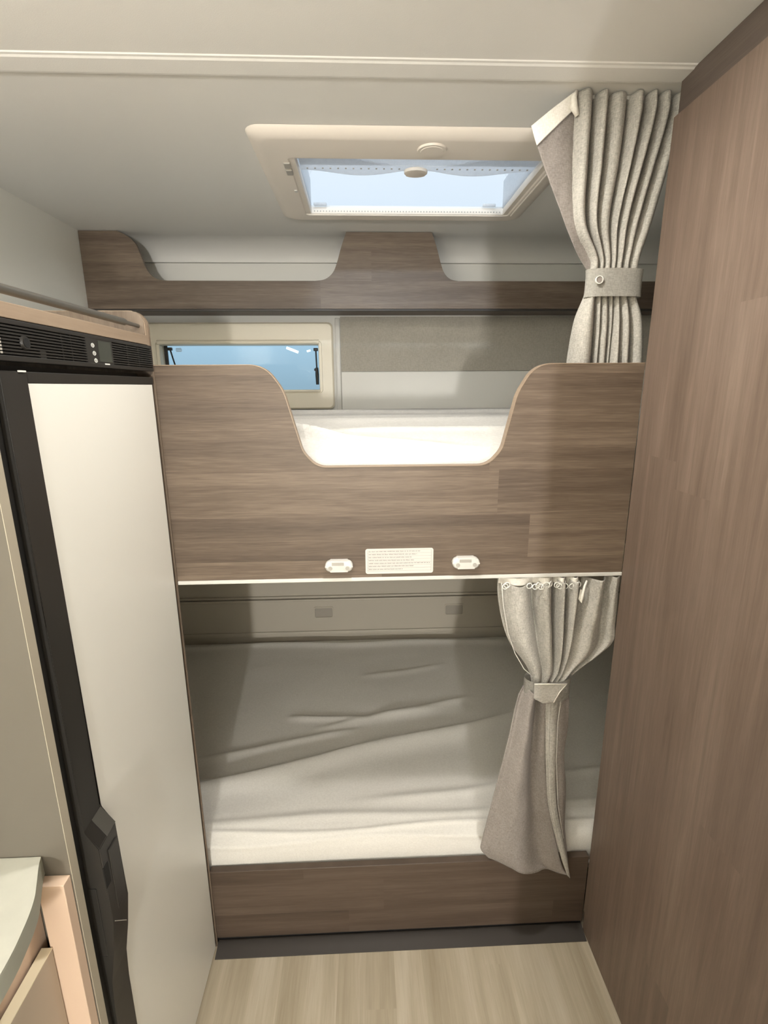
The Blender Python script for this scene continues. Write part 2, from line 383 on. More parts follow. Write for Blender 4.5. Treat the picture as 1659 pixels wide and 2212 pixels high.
obj('sill_lip', bx(gx0, gx1+.004, YB-.024, YB-.014, gz0-.010, gz0, bev=.003), 'cream', w1, smooth=True, sharp=40)
bm = bx(gx0-.005, gx1+.005, YB+.034, YB+.038, gz0-.01, gz1+.01)
obj('pane', bm, 'pane', w1)
def stay(x, y, ztop, lean, name='stay_arm'):
    bm = bmesh.new()
    tube(bm, [(x, y, ztop), (x+lean*.5, y, ztop-.05), (x+lean*.8, y, ztop-.075)], .0032, 10)
    tube(bm, [(x+lean*.8, y, ztop-.072), (x+lean, y, ztop-.10), (x+lean*1.05, y, ztop-.14)], [.006, .0075, .006], 10)
    box(bm, x-.009, x+.009, y-.006, y+.006, ztop-.006, ztop+.006, bev=.002)
    box(bm, x+lean-.011, x+lean+.003, y-.005, y+.005, ztop-.085, ztop-.075, bev=.001)
    return obj(name, bm, 'black', w1, smooth=True, sharp=40)
stay(-.781, YB+.022, 1.600, .022); stay(-.190, YB+.022, 1.596, .002)
obj('seal', bx(gx0+.001, gx0+.014, YB+.024, YB+.033, gz0, gz1, bev=.002), 'black', w1)
bm = bmesh.new()
for i in range(5): box(bm, -.762+.002*(i in (0, 4)), -.737-.002*(i in (0, 4)), YB+.0315, YB+.0325, 1.590+i*.0032, 1.5915+i*.0032)
obj('pane_marking', bm, 'greyplast', w1)
# glowing tubes added outside, standing in for reflection streaks on that pane
t = obj('reflection_tube', cyl(bmesh.new(), (-.43, 3.05, 1.665), (-.365, 3.05, 1.640), .007, 10), 'tube'); tag(t, 'longer added glow tube outside the small window, standing in for a pane reflection', 'lamp')
t = obj('reflection_tube', cyl(bmesh.new(), (-.315, 3.05, 1.645), (-.295, 3.05, 1.650), .005, 10), 'tube'); tag(t, 'shorter added glow tube outside the window beside the black stay arm, standing in for a pane reflection', 'lamp')

# ------------------------------------------------------------------ skylight
sk = thing('skylight', 'pale framed roof skylight with clear dome in the ceiling over the bunks', 'skylight', (.137, 1.53, 1.96))
ox0, ox1, oy0, oy1 = -.243, .517, 1.228, 1.822
ix0, ix1, iy0, iy1 = -.149, .447, 1.358, 1.745
zf = 1.9635
bm = bmesh.new()
loops(bm, [(rrect(ox0, ox1, oy0, oy1, .035), ZC-.0005), (ins(ox0, ox1, oy0, oy1, .004, .033), ZC-.007), (ins(ox0, ox1, oy0, oy1, .022, .028), zf+.001),
           (ins(ox0, ox1, oy0, oy1, .030, .028), zf), (rrect(ix0-.018, ix1+.018, iy0-.012, iy1+.006, .012), zf), (rrect(ix0-.015, ix1+.015, iy0-.010, iy1+.005, .010), zf+.003),
           (rrect(ix0-.002, ix1+.002, iy0-.002, iy1+.002, .004), zf+.003), (rrect(ix0, ix1, iy0, iy1, .003), zf+.006), (rrect(ix0, ix1, iy0, iy1, .003), 1.984)], axis=2)
obj('frame', bm, 'skyframe', sk, smooth=True, sharp=35)
bm = bmesh.new(); cyl(bm, (.165, 1.296, zf+.001), (.165, 1.296, zf-.004), .034, 40, .032)
cyl(bm, (.165, 1.296, zf-.0038), (.165, 1.296, zf-.005), .026, 40, .025); obj('catch_knob', bm, 'skyframe', sk, smooth=True, sharp=40)
for y0 in (1.372, 1.412):
    obj('switch', bx(-.180, -.164, y0, y0+.030, zf-.003, zf+.004, bev=.002), 'greyplast', sk)
obj('lamp_dot', bx(-.176, -.168, 1.545, 1.56, zf-.002, zf+.004, bev=.001), 'white', sk)
obj('runner', bx(.470, .476, 1.38, 1.74, zf-.004, zf+.001, bev=.0015), 'skyframe', sk)
# blind pull bar with a waved lower edge, screen behind it
bm = bmesh.new(); A = []; N = 60
for i in range(N+1):
    u = i/N; x = lerp(ix0+.004, ix1-.004, u)
    k = abs(u-.5)*2
    y0 = lerp(1.424, 1.372, smoothstep(.15, .8, k))
    y1 = 1.452+.032*math.sin(PI*min(1, k*1.02))**2*smoothstep(0, .25, k)
    A.append([bm.verts.new(p) for p in ((x, y0, 1.978), (x, y1, 1.978), (x, y1, 1.986), (x, y0, 1.986))])
for a, b in zip(A, A[1:]):
    for k in range(4): bm.faces.new((a[k], a[(k+1) % 4], b[(k+1) % 4], b[k]))
bm.faces.new(A[0]); bm.faces.new(A[-1][::-1])
bar = obj('blind_bar', bm, 'blind', sk)
bm = bmesh.new()
prism(bm, [(.144+.030*math.cos(2*PI*k/40), 1.452+.024*math.sin(2*PI*k/40)) for k in range(40)], 2, 1.971, 1.988, bev=.003)
obj('grip', bm, 'skyframe', bar, smooth=True, sharp=40)
for i in range(30):
    x = lerp(ix0+.02, ix1-.02, i/29)
    if abs(x-.144) < .035: continue
    obj('bar_hole', bx(x-.002, x+.002, 1.437, 1.4415, 1.9765, 1.9779), 'greyplast', bar)
bm = bmesh.new()
for i in range(64):
    x = lerp(ix0+.01, ix1-.01, i/63); box(bm, x-.0016, x+.0016, iy1-.0015, iy1-.0005, 1.9715, 1.9745)
obj('rail_holes', bm, 'greyplast', sk)
bm = bmesh.new(); Nf = 10
pl = [(1.360+i*.0062, 1.982+(.003 if i % 2 else -.003)) for i in range(11)]
for a, b in zip(pl, pl[1:]):
    bm.faces.new([bm.verts.new(p) for p in ((ix0+.003, a[0], a[1]), (ix1-.003, a[0], a[1]), (ix1-.003, b[0], b[1]), (ix0+.003, b[0], b[1]))])
bmesh.ops.solidify(bm, geom=bm.faces[:], thickness=.0006); obj('pleated_blind', bm, 'blind', sk)
# dome on the roof
bm = bmesh.new()
loops(bm, [(rrect(ix0-.03, ix1+.03, iy0-.03, iy1+.03, .03), 1.996), (rrect(ix0-.022, ix1+.022, iy0-.022, iy1+.022, .03), 2.05), (rrect(ix0+.005, ix1-.005, iy0+.005, iy1-.005, .03), 2.085)], axis=2)
bm.faces.new([v for v in bm.verts][-len(rrect(0, 1, 0, 1, .1)):])
obj('dome', bm, 'dome', sk, smooth=True, sharp=40)
for x in (ix0+.028, ix1-.045): obj('hinge', bx(x-.02, x+.02, iy1-.014, iy1-.002, 1.986, 1.994, bev=.003), 'blind', sk)
for x0, x1 in ((ix0-.003, ix0), (ix1, ix1+.003)): obj('shaft_side', bx(x0, x1, iy0-.01, iy1+.005, 1.985, 2.062), 'blind', sk)

# ------------------------------------------------------------------ overhead shelf with waved wooden fascia
sh = thing('overhead_shelf', 'dark walnut shelf with two scooped openings in its front, under the ceiling', 'shelf', (.13, 2.0, 1.72))
xf0, xf1, zb = XL+.001, XR-.001, 1.7235
def cat2(P, n=5):
    P = [Vector(p) for p in P]; o = []
    for i in range(len(P)-1):
        p0 = P[max(i-1, 0)]; p1 = P[i]; p2 = P[i+1]; p3 = P[min(i+2, len(P)-1)]
        for k in range(n):
            t = k/n; o.append(tuple(.5*((2*p1)+(-p0+p2)*t+(2*p0-5*p1+4*p2-p3)*t*t+(-p0+3*p1-3*p2+p3)*t*t*t)))
    return o+[tuple(P[-1])]
sc1 = cat2([(.355, 1.818), (.325, 1.825), (.303, 1.846), (.289, 1.880), (.274, 1.930), (.256, 1.9785)])
sc2 = cat2([(-.049, 1.9785), (-.068, 1.930), (-.084, 1.880), (-.100, 1.846), (-.128, 1.824), (-.165, 1.818)])
sc3 = cat2([(-.690, 1.818), (-.722, 1.822), (-.745, 1.836), (-.762, 1.862), (-.774, 1.900), (-.788, 1.938), (-.812, 1.962), (-.845, 1.9785)])
out = [(xf0, zb), (xf1, zb), (xf1, 1.818)]+sc1+sc2+sc3+[(xf0, 1.9785)]
bm = bmesh.new(); prism(bm, out, 1, 1.980, 1.996); obj('fascia', bm, 'wood_x', sh)
obj('shelf_board', bx(xf0, xf1, 1.9965, YB-.001, 1.7245, 1.736), 'wood_dark', sh)
obj('bottom_strip', bx(xf0, xf1, 1.982, 1.996, 1.716, 1.7232, bev=.001), 'rubber', sh)

# ------------------------------------------------------------------ bunk bed
bk = thing('bunk_bed', 'built-in double bunk with walnut decor front panel and scooped entry', 'bunk bed', (.08, 1.06, 0))
px0, px1 = -.4115, .5765
zt, zn, z0 = 1.4885, 1.283, 1.033
out = [(px0, z0), (px1, z0), (px1, zt), (.352, zt), (.318, 1.432), (.291, 1.315), (.262, zn), (-.097, zn), (-.126, 1.315), (-.160, 1.44), (-.195, zt), (px0, zt)]
out = rounded(out, [0, 0, 0, .055, .10, .055, .045, .045, .055, .10, .055, 0], 10)
bm = bmesh.new(); prism(bm, out, 1, 1.050, 1.068)
front = obj('front_panel', bm, 'wood_x', bk)
# light edge band along the top and the scoop
path = [p for p in out[2:]]
bm = bmesh.new(); prev = None
def nrm(i):
    a = Vector(path[max(i-1, 0)]); b = Vector(path[min(i+1, len(path)-1)]); d = (b-a).normalized(); return Vector((d.y, -d.x))
for i, p in enumerate(path):
    nn = nrm(i)*.0016
    if i == 0 or i == len(path)-1: nn = Vector((0, .0016))
    q = Vector(p)+nn
    ring = [bm.verts.new(v) for v in ((p[0], 1.0492, p[1]-0), (q.x, 1.0492, q.y), (q.x, 1.0688, q.y), (p[0], 1.0688, p[1]))]
    if prev:
        for k in range(4): bm.faces.new((prev[k], prev[(k+1) % 4], ring[(k+1) % 4], ring[k]))
    else: bm.faces.new(ring)
    prev = ring
bm.faces.new(prev[::-1]); obj('edge_band', bm, 'wood_edge', front)
obj('lower_edge_strip', bx(px0+.0035, px1, 1.047, 1.069, 1.0295, 1.0375, bev=.001), 'white', bk)
obj('lower_board', bx(px0, px1, 1.050, 1.068, .0245, .2425, bev=.0015), 'wood_shaded', bk)
obj('kick_recess_shade', bx(px0, px1, 1.058, 1.068, .001, .024), 'black', bk)  # black backing paints the shade under the board
obj('mattress_base', bx(XL+.002, XR-.002, 1.0685, YB-.008, 1.085, 1.10), 'white', bk)
obj('mattress_base', bx(XL+.002, XR-.002, 1.0685, YB-.008, .185, .20), 'white', bk)
obj('bearer', bx(px0+.02, px1-.02, 1.075, 1.095, 1.036, 1.084), 'white', bk)
def latch(x0, x1, zz0, zz1):
    xm = (x0+x1)/2; zm = (zz0+zz1)/2
    bm = bmesh.new(); prism(bm, rrect(x0, x1, zz0, zz1, .0115), 1, 1.032, 1.0498, bev=.005, seg=3)
    o = obj('latch', bm, 'white', bk, smooth=True, sharp=35)
    obj('slot', bx(xm-.015, xm+.011, 1.0312, 1.0322, zm+.003, zm+.010, bev=.0004), 'greyplast', o)
    for s in (-1, 1):
        bm = bmesh.new(); cyl(bm, (xm+s*.0185, 1.0322, zm-.003), (xm+s*.0185, 1.0308, zm-.003), .0045, 20)
        obj('screw', bm, 'greyplast', o)
latch(-.087, -.027, 1.0570, 1.0815); latch(.190, .2495, 1.0585, 1.0835)
bm = bmesh.new(); prism(bm, rrect(.0005, .1495, 1.0455, 1.1030, .005), 1, 1.0488, 1.0499)
stk = obj('warning_sticker', bm, 'paper', bk); stk['label'] = 'white sticker with seven lines of small print'
bm = bmesh.new(); random.seed(3)
lens = [.112, .105, .094, .100, .134, .098, .074]
for i, L in enumerate(lens):
    zl = 1.0960-i*.0068; x = .0075
    while x < .0075+L:
        wv = random.uniform(.003, .010); k = x
        while k < min(x+wv, .0075+L):
            hgt = random.choice((.0014, .0014, .0022, .0018)); box(bm, k, k+.0007, 1.0484, 1.0488, zl, zl+hgt); k += .0013
        box(bm, x, min(x+wv, .0075+L), 1.0485, 1.0488, zl+.0004, zl+.0009)
        x += wv+.0018
obj('printed_text', bm, 'ink', stk)
bm = bmesh.new()
for i in range(8): box(bm, .0055, .1445, 1.0485, 1.0488, 1.0995-i*.0068-.0002+.0003, 1.0995-i*.0068+.0003)
for x in (.0052, .1446): box(bm, x, x+.0004, 1.0485, 1.0488, 1.0516, 1.0998)
obj('ruled_border', bm, 'ink', stk)
# rubber skirting at the foot of the board
bm = bmesh.new(); prism(bm, [(1.056, 0.0005), (1.014, 0.0005), (1.0145, .0025), (1.030, .006), (1.044, .0095), (1.056, .0105)], 0, -.4078, .5765)
o = obj('baseboard_back', bm, 'rubber', smooth=True, sharp=50); struct(o)

# ------------------------------------------------------------------ mattresses
def ridge(x, y, r):
    x0, y0, x1, y1, wf, wb, h = r
    d = Vector((x1-x0, y1-y0)); L = d.length; d /= L; nx, ny = -d.y, d.x
    if ny < 0: nx, ny = -nx, -ny
    s = (x-x0)*d.x+(y-y0)*d.y; q = (x-x0)*nx+(y-y0)*ny
    q += .008*math.sin(s*9+x0*20)
    t = s/L
    if t < 0 or t > 1: return 0
    tap = min(1, t/.25, (1-t)/.25); tap = tap*tap*(3-2*tap)
    w = wb if q > 0 else wf
    return h*tap*math.exp(-(q/w)**2)
def mattress(name, label, prof, x0, x1, ridges, soft=.004, seed=0, mat='sheet'):
    # resample the section
    P = [Vector(p) for p in prof]; seglen = [0]
    for a, b in zip(P, P[1:]): seglen.append(seglen[-1]+(b-a).length)
    def at(s):
        for i in range(len(P)-1):
            if s <= seglen[i+1]+1e-9:
                t = (s-seglen[i])/(seglen[i+1]-seglen[i])
                p0 = P[max(i-1, 0)]; p1 = P[i]; p2 = P[i+1]; p3 = P[min(i+2, len(P)-1)]
                return .5*((2*p1)+(-p0+p2)*t+(2*p0-5*p1+4*p2-p3)*t*t+(-p0+3*p1-3*p2+p3)*t*t*t)
    N = 260; Mx = 240; tot = seglen[-1]
    bm = bmesh.new(); G = []
    for i in range(N+1):
        s = tot*i/N; p = at(s); q = at(min(tot, s+.002))-at(max(0, s-.002)); q.normalize(); nn = Vector((-q.y, q.x))
        row = []
        for j in range(Mx+1):
            x = lerp(x0, x1, j/Mx)
            e = min(1, (x-x0)/.04, (x1-x)/.04); 
            h = sum(ridge(x, p.x+min(0, p.y-prof_top)*.8, r) for r in ridges)
            h += soft*(noise.noise(Vector((x*2.2+seed, s*5, 1.3)))+.4*noise.noise(Vector((x*5, s*14+seed, 4.3))))
            edge = (1-e)**2*.02
            row.append(bm.verts.new((x, p.x+nn.x*h, p.y+nn.y*(h-edge))))
        G.append(row)
    for a, b in zip(G, G[1:]):
        for j in range(Mx): bm.faces.new((a[j], a[j+1], b[j+1], b[j]))
    for j in (0, Mx): bm.faces.new([r[j] for r in G])
    bm.faces.new(G[0]); bm.faces.new(G[-1]); bm.faces.new([G[0][0], G[-1][0], G[-1][Mx], G[0][Mx]]) if False else None
    return tag(obj(name, bm, mat, smooth=True, sharp=70), label, 'mattress')
prof_top = .318
mattress('mattress', 'lower bunk mattress in a creased white fitted sheet', [(1.078, .203), (1.074, .225), (1.073, .262), (1.079, .290), (1.097, .308), (1.135, .317), (1.25, .318), (1.6, .318), (2.0, .318), (2.10, .316), (2.138, .302), (2.148, .27), (2.148, .205)],
         XL+.008, XR-.008,
         [(-.75, 1.185, .85, 1.640, .045, .010, .017), (-.60, 1.36, .02, 1.50, .022, .010, .006), (-.30, 1.575, .02, 1.555, .018, .009, .008), (-.02, 1.555, .40, 1.66, .020, .010, .007),
          (-.22, 1.50, .30, 1.60, .02, .012, .006), (-.05, 1.80, .35, 1.90, .02, .012, .004), (-1.2, 1.118, 1.2, 1.150, .014, .014, .005), (-.9, 1.088, 1.3, 1.106, .008, .007, .005), (-1.3, 1.060, .7, 1.066, .008, .008, .004),
          (-.1, 1.17, 1.0, 1.30, .02, .01, .006), (-1.5, 2.085, 1.8, 2.075, .022, .014, .010)], soft=.004, seed=2)
prof_top = 1.36
mattress('mattress', 'upper bunk mattress in a white sheet, behind the scooped panel', [(1.082, 1.103), (1.080, 1.18), (1.082, 1.255), (1.093, 1.288), (1.125, 1.313), (1.20, 1.340), (1.34, 1.358), (1.6, 1.362), (1.9, 1.360), (2.10, 1.358), (2.135, 1.345), (2.145, 1.32), (2.145, 1.105)],
         XL+.008, XR-.008,
         [(-.55, 1.335, .10, 1.055, .010, .018, .018), (-.5, 1.23, .30, 1.075, .012, .018, .012), (-1.5, 1.62, 1.7, 1.66, .02, .05, .012), (-1.5, 1.36, 1.8, 1.33, .035, .06, .008), (-.2, 1.19, .7, 1.23, .016, .025, .007), (-.4, 1.45, .6, 1.50, .02, .03, .005)], soft=.003, seed=9, mat='sheet_soft')

# ------------------------------------------------------------------ wardrobe on the right
wd = thing('wardrobe', 'tall walnut decor wardrobe side wall right of the bunks', 'wardrobe', (.9, .4, 0))
obj('side_panel', bx(.577, .593, -.30, 1.049, .062, 1.921, bev=.001), 'wood_z', wd)
obj('top_filler', bx(.583, .599, -.30, 1.046, 1.9215, 1.979), 'wood_dark', wd)
obj('plinth', bx(.579, .593, -.30, 1.046, .001, .0615), 'wood_z', wd)
obj('end_panel', bx(.5935, XR-.002, 1.030, 1.048, .001, 1.91), 'wood_zx', wd)
obj('end_panel', bx(.5935, XR-.002, -.30, -.284, .001, 1.92), 'wood_zx', wd)

# ------------------------------------------------------------------ shelf unit round the fridge
cb = thing('fridge_top_shelf', 'walnut decor shelf above the fridge with raised rounded end and guard rail', 'shelf', (-.69, .8, 1.5))
out = rounded([(XL+.002, .001), (-.4085, .001), (-.4085, 1.588), (XL+.002, 1.588)], [0, 0, .028, 0], 8)
bm = bmesh.new(); prism(bm, out, 1, 1.0465, 1.0485); tag(obj('side_panel', bm, 'wood_zx'), 'tall thin walnut decor panel between the fridge and the bunks', 'panel')
out = rounded([(XL+.002, 1.5445), (-.4115, 1.5445), (-.4115, 1.588), (XL+.002, 1.588)], [0, 0, .028, 0], 8)
out2 = rounded([(XL+.002, 1.5255), (-.4105, 1.5255), (-.4105, 1.588), (XL+.002, 1.588)], [0, 0, .028, 0], 8)
bm = bmesh.new(); prism(bm, out2, 1, 1.034, 1.0462); obj('raised_end', bm, 'wood_edge', cb)
bm = bmesh.new(); prism(bm, [(p[0]-.001, p[1]-.0012) for p in out], 1, 1.0328, 1.0339); obj('raised_end_face', bm, 'wood_zx', cb)
obj('shelf_board', bx(XL+.002, -.4085, .56, 1.0325, 1.5257, 1.5435, bev=.001), 'wood_edge', cb)
bm = bmesh.new(); tube(bm, [(-.423, .30, 1.561), (-.423, .975, 1.561)], .0058, 14)
tube(bm, [(-.423, .970, 1.561), (-.423, 1.0327, 1.5605)], .0036, 10); obj('guard_rail', bm, 'rod', cb, smooth=True, sharp=50)

# ------------------------------------------------------------------ fridge
fr = thing('refrigerator', 'tall built-in fridge with white door and black trim left of the bunks', 'fridge', (-.69, .82, 0))
obj('body', bx(XL+.01, -.436, .594, 1.033, .03, 1.474), 'black', fr)
door = obj('door', bx(-.4355, -.4105, .6565, 1.036, .012, 1.4525, bev=.0008), 'door_white', fr)
door['label'] = 'white fridge door panel'
bm = bmesh.new(); box(bm, -.435, -.4095, .6575, 1.040, 1.4530, 1.4665, bev=.001); box(bm, -.435, -.412, 1.0363, 1.041, .012, 1.453)
obj('door_frame', bm, 'black2', door)
# grip profile down the near edge, thickened at handle height
bm = bmesh.new()
sec = [(-.432, .012), (-.409, .012), (-.4085, .49), (-.4055, .545), (-.396, .600), (-.3885, .660), (-.3900, .800), (-.4075, .828), (-.4085, .832), (-.4085, 1.4665), (-.432, 1.4665)]
prism(bm, [(a, b) for a, b in sec], 1, .607, .6562, bev=0)
bmesh.ops.bevel(bm, geom=[e for e in bm.edges], offset=.0012, segments=2, affect='EDGES')
gp = obj('grip_profile', bm, 'black2', door, smooth=True, sharp=30)
obj('grip_gap_shade', bx(-.432, -.416, .5955, .6068, .012, 1.4665), 'black', gp)  # blacker strip paints the shade of the gap beside the grip
obj('grip_recess', bx(-.428, -.404, .6063, .6068, .600, .730, bev=.001), 'black2', gp)
bm = bmesh.new(); prism(bm, [(.612, .6605), (.640, .6255), (.640, .6272), (.612, .6622)], 0, -.3960, -.3878); obj('joint_line', bm, 'greyplast', gp)
o = obj('handle_facet', prism(bmesh.new(), [(-.3897, .8005), (-.4078, .8300), (-.4085, .8295), (-.3903, .799)], 1, .630, .6555), 'lit_facet', gp)
obj('latch_slot', bx(-.3915, -.3888, .6072, .620, .728, .765), 'hole', gp)
obj('grip_insert', bx(-.3905, -.3880, .626, .650, .668, .778, bev=.0008), 'black2', gp)
obj('status_light', bx(-.409, -.4065, .640, .652, 1.4655, 1.4675), 'mark', gp)
# ventilated control panel on top
vz0, vz1 = 1.4785, 1.5245
cp = obj('control_panel', bx(-.4335, -.4120, .50, 1.043, vz0, vz1), 'hole', fr)
cp['label'] = 'black slatted control panel with icons above the fridge door'
bm = bmesh.new(); box(bm, -.414, -.4075, .50, 1.045, vz0-.001, vz0+.0055, bev=.001); box(bm, -.414, -.4075, .50, 1.045, vz1-.0055, vz1+.0003, bev=.001)
box(bm, -.414, -.4078, .803, .884, vz0+.004, vz1-.004); obj('panel_frame', bm, 'black2', cp)
ns = 9
for i in range(ns):
    z = lerp(vz0+.0080, vz1-.0080, i/(ns-1))
    bm = bmesh.new(); box(bm, -.414, -.4080, .50, .803, z-.0010, z+.0010); box(bm, -.414, -.4080, .884, 1.046, z-.0010, z+.0010)
    obj('slat', bm, 'black2', cp)
for y in (.742, .765, .94, .985): obj('slat_brace', bx(-.4138, -.4092, y, y+.002, vz0+.004, vz1-.004), 'black2', cp)
obj('sensor_cover', bx(-.414, -.4085, .690, .702, vz0+.004, vz0+.016), 'black2', cp)
obj('display', bx(-.4080, -.4072, .838, .878, vz0+.008, vz1-.007), 'display', cp)
bm = bmesh.new(); bmesh.ops.create_cone(bm, cap_ends=True, segments=24, radius1=.0085, radius2=.0075, depth=.003, matrix=Matrix.Translation((-.4072, .661, 1.5))@Matrix.Rotation(PI/2, 4, 'Y'))
lk = obj('lock', bm, 'black2', cp); bm = bmesh.new(); cyl(bm, (-.4058, .661, 1.5), (-.4052, .661, 1.5), .0055, 20); obj('lock_hole', bm, 'hole', lk)
for y, z in ((.8215, 1.5095), (.8235, 1.498), (.8255, 1.4875)):
    bm = bmesh.new(); ringprism(bm, [(y+.0045*math.cos(a*PI/6), z+.0032*math.sin(a*PI/6)) for a in range(12)], [(y+.0034*math.cos(a*PI/6), z+.0022*math.sin(a*PI/6)) for a in range(12)], 0, -.4077, -.4071)
    box(bm, -.4077, -.4071, y-.0008, y+.0008, z-.0012, z+.0034); obj('control_icon', bm, 'mark', cp)
obj('small_print', bx(-.4077, -.4071, .853, .868, 1.4825, 1.4845), 'mark', cp)
bm = bmesh.new()
for i in range(ns): z = lerp(vz0+.0080, vz1-.0080, i/(ns-1)); box(bm, -.4078, -.4070, .6145, .6175, z-.0012, z+.0012)
obj('slat_glints', bm, 'greyplast', cp)

# ------------------------------------------------------------------ kitchen corner bottom left
pt = obj('partition_panel', bx(XL+.002, -.4112, .573, .5885, .001, 1.474), 'partition'); obj('edge_band', bx(-.4111, -.4102, .573, .5885, .001, 1.474), 'partition_edge', pt); tag(pt, 'beige upright panel between worktop and black fridge edge', 'panel')
kc = thing('kitchen_cabinet', 'sand coloured base cabinet with drawer under the pale worktop', 'cabinet', (-.7, .2, 0))
obj('corner_post', bx(-.447, -.4125, .556, .5725, .001, .797, bev=.0008), 'cabinet', kc)
obj('carcass', bx(XL+.002, -.462, -.60, .5715, .001, .797), 'cabinet', kc)
dr = obj('drawer', bx(-.4575, -.4432, -.05, .5545, .40, .6905, bev=.0008), 'drawer', kc)
obj('drawer_edge', bx(-.4575, -.4430, -.05, .5545, .6908, .6925), 'drawer_edge', dr)
# worktop with a swept front edge
edge = [(-.4462, .5725), (-.440, .557), (-.4265, .530), (-.4185, .513), (-.4120, .492), (-.4075, .470), (-.4045, .452), (-.4025, .425), (-.4018, .38), (-.402, .30), (-.402, -.60)]
def catmull(P, n=6):
    P = [Vector(p) for p in P]; o = []
    for i in range(len(P)-1):
        p0 = P[max(i-1, 0)]; p1 = P[i]; p2 = P[i+1]; p3 = P[min(i+2, len(P)-1)]
        for k in range(n):
            t = k/n; o.append(tuple(.5*((2*p1)+(-p0+p2)*t+(2*p0-5*p1+4*p2-p3)*t*t+(-p0+3*p1-3*p2+p3)*t*t*t)))
    return o+[tuple(P[-1])]
ce = catmull(edge)
wt = thing('worktop', 'pale curved-edge kitchen worktop at lower left', 'worktop', (-.7, .2, .8))
bm = bmesh.new(); prism(bm, ce+[(XL+.002, -.60), (XL+.002, .5725)], 2, .7995, .8300, bev=.0012); obj('slab', bm, 'worktop', wt)
bm = bmesh.new(); A = [bm.verts.new((x+.0004, y, .8002)) for x, y in ce]; B = [bm.verts.new((x+.0004, y, .8288)) for x, y in ce]
for i in range(len(ce)-1): bm.faces.new((A[i], A[i+1], B[i+1], B[i]))
bmesh.ops.solidify(bm, geom=bm.faces[:], thickness=-.0006)
obj('edge_band', bm, 'worktop_edge', wt, smooth=True, sharp=40)

# ------------------------------------------------------------------ ceiling lamps
def puck(loc, label, r=.05):
    t = thing('ceiling_lamp', label, 'lamp', loc)
    bm = bmesh.new(); x, y, z = loc
    ringprism(bm, [(x+r*math.cos(a*PI/20), y+r*math.sin(a*PI/20)) for a in range(40)], [(x+r*.8*math.cos(a*PI/20), y+r*.8*math.sin(a*PI/20)) for a in range(40)], 2, z-.012, z-.0005)
    obj('rim', bm, 'white', t)
    bm = bmesh.new(); cyl(bm, (x, y, z-.003), (x, y, z-.0008), r*.79, 40); obj('diffuser', bm, 'lamp', t)
puck((.07, .755, ZC), 'round ceiling lamp just in front of the bunks', .045)
lb = thing('ceiling_lamp', 'added long ceiling lamp, unseen, over the living area behind the camera', 'lamp', (0, -1.55, ZC))  # lamp body added for the living area fill
obj('diffuser', bx(-.28, .28, -1.98, -1.12, ZC-.02, ZC-.001, bev=.003), 'lamp', lb)
# ------------------------------------------------------------------ curtains
def fold_rows(folds, rows, ncol=26, Y=1.09, seed=0.0):
    """folds: per row list of (v, z, [x boundaries], [depth], ycentre)"""
    pass
def drape(rows, nf, nv=90, nc=22, yshift=0, seed=1.0, over=.30, crisp=.0011):
    """rows: (v, z_left, z_right, [nf+1 fold boundaries], amplitude, y) from top to bottom; returns bmesh of a pleated sheet"""
    bm = bmesh.new(); G = []
    keys = [(r[0], r[1], r[2], r[4], r[5], *r[3]) for r in rows]
    v0, v1 = rows[0][0], rows[-1][0]
    for i in range(nv+1):
        v = lerp(v0, v1, i/nv); k = interp(keys, v); zl, zr, amp, y0 = k[:4]; B = k[4:]
        row = []
        for f in range(nf):
            a, b = B[f], B[f+1]; w = b-a
            for c in range(nc if f < nf-1 else nc+1):
                t = c/nc; ph = 2*PI*(t-.5)
                af = amp*(.75+.5*abs(math.sin(f*2.3+seed*1.7)))*min(1.0, abs(w)/.018+.15)
                x = a+w*t+over*w*math.sin(ph)*.5*min(1, af/.006)
                y = y0-af*math.cos(ph)
                u = (x-B[0])/(B[-1]-B[0]+1e-9)
                z = lerp(zl, zr, max(0, min(1, (f+t)/nf)))
                q = noise.noise(Vector((x*30+seed, z*9, y*8)))*.0026+noise.noise(Vector((x*60, z*40+seed, 2)))*crisp
                row.append(bm.verts.new((x+q*.7, y+q, z)))
        G.append(row)
    for a, b in zip(G, G[1:]):
        for j in range(len(a)-1): bm.faces.new((a[j], a[j+1], b[j+1], b[j]))
    return bm, G
def thick(bm, t=.0009):
    bm.normal_update(); vs = bm.verts[:]; fs = bm.faces[:]; be = [e for e in bm.edges if e.is_boundary]
    cp = {v: bm.verts.new(v.co+v.normal*t) for v in vs}
    for f in fs: bm.faces.new([cp[v] for v in reversed(f.verts)])
    for e in be:
        a, b = e.verts; bm.faces.new((a, b, cp[b], cp[a]))
    return bm
def sheet(rows, nv=50, nu=30, bulge=None, seed=0, crisp=.0015):
    """rows: (v, (x,y,z) left, (x,y,z) right); smooth panel between two edges"""
    keys = [(r[0], *r[1], *r[2]) for r in rows]; bm = bmesh.new(); G = []
    for i in range(nv+1):
        v = i/nv; k = interp(keys, v); L, R = Vector(k[:3]), Vector(k[3:6]); row = []
        for j in range(nu+1):
            u = j/nu; p = L.lerp(R, u)
            if bulge: p.y += bulge(u, v)
            q = noise.noise(Vector((p.x*22+seed, p.z*12, 3)))*.004*min(1, 4*u*(1-u)+.3)+noise.noise(Vector((p.x*60, p.z*50+seed, 2)))*crisp
            p.y += q; row.append(bm.verts.new(p))
        G.append(row)
    for a, b in zip(G, G[1:]):
        for j in range(nu): bm.faces.new((a[j], a[j+1], b[j+1], b[j]))
    return bm

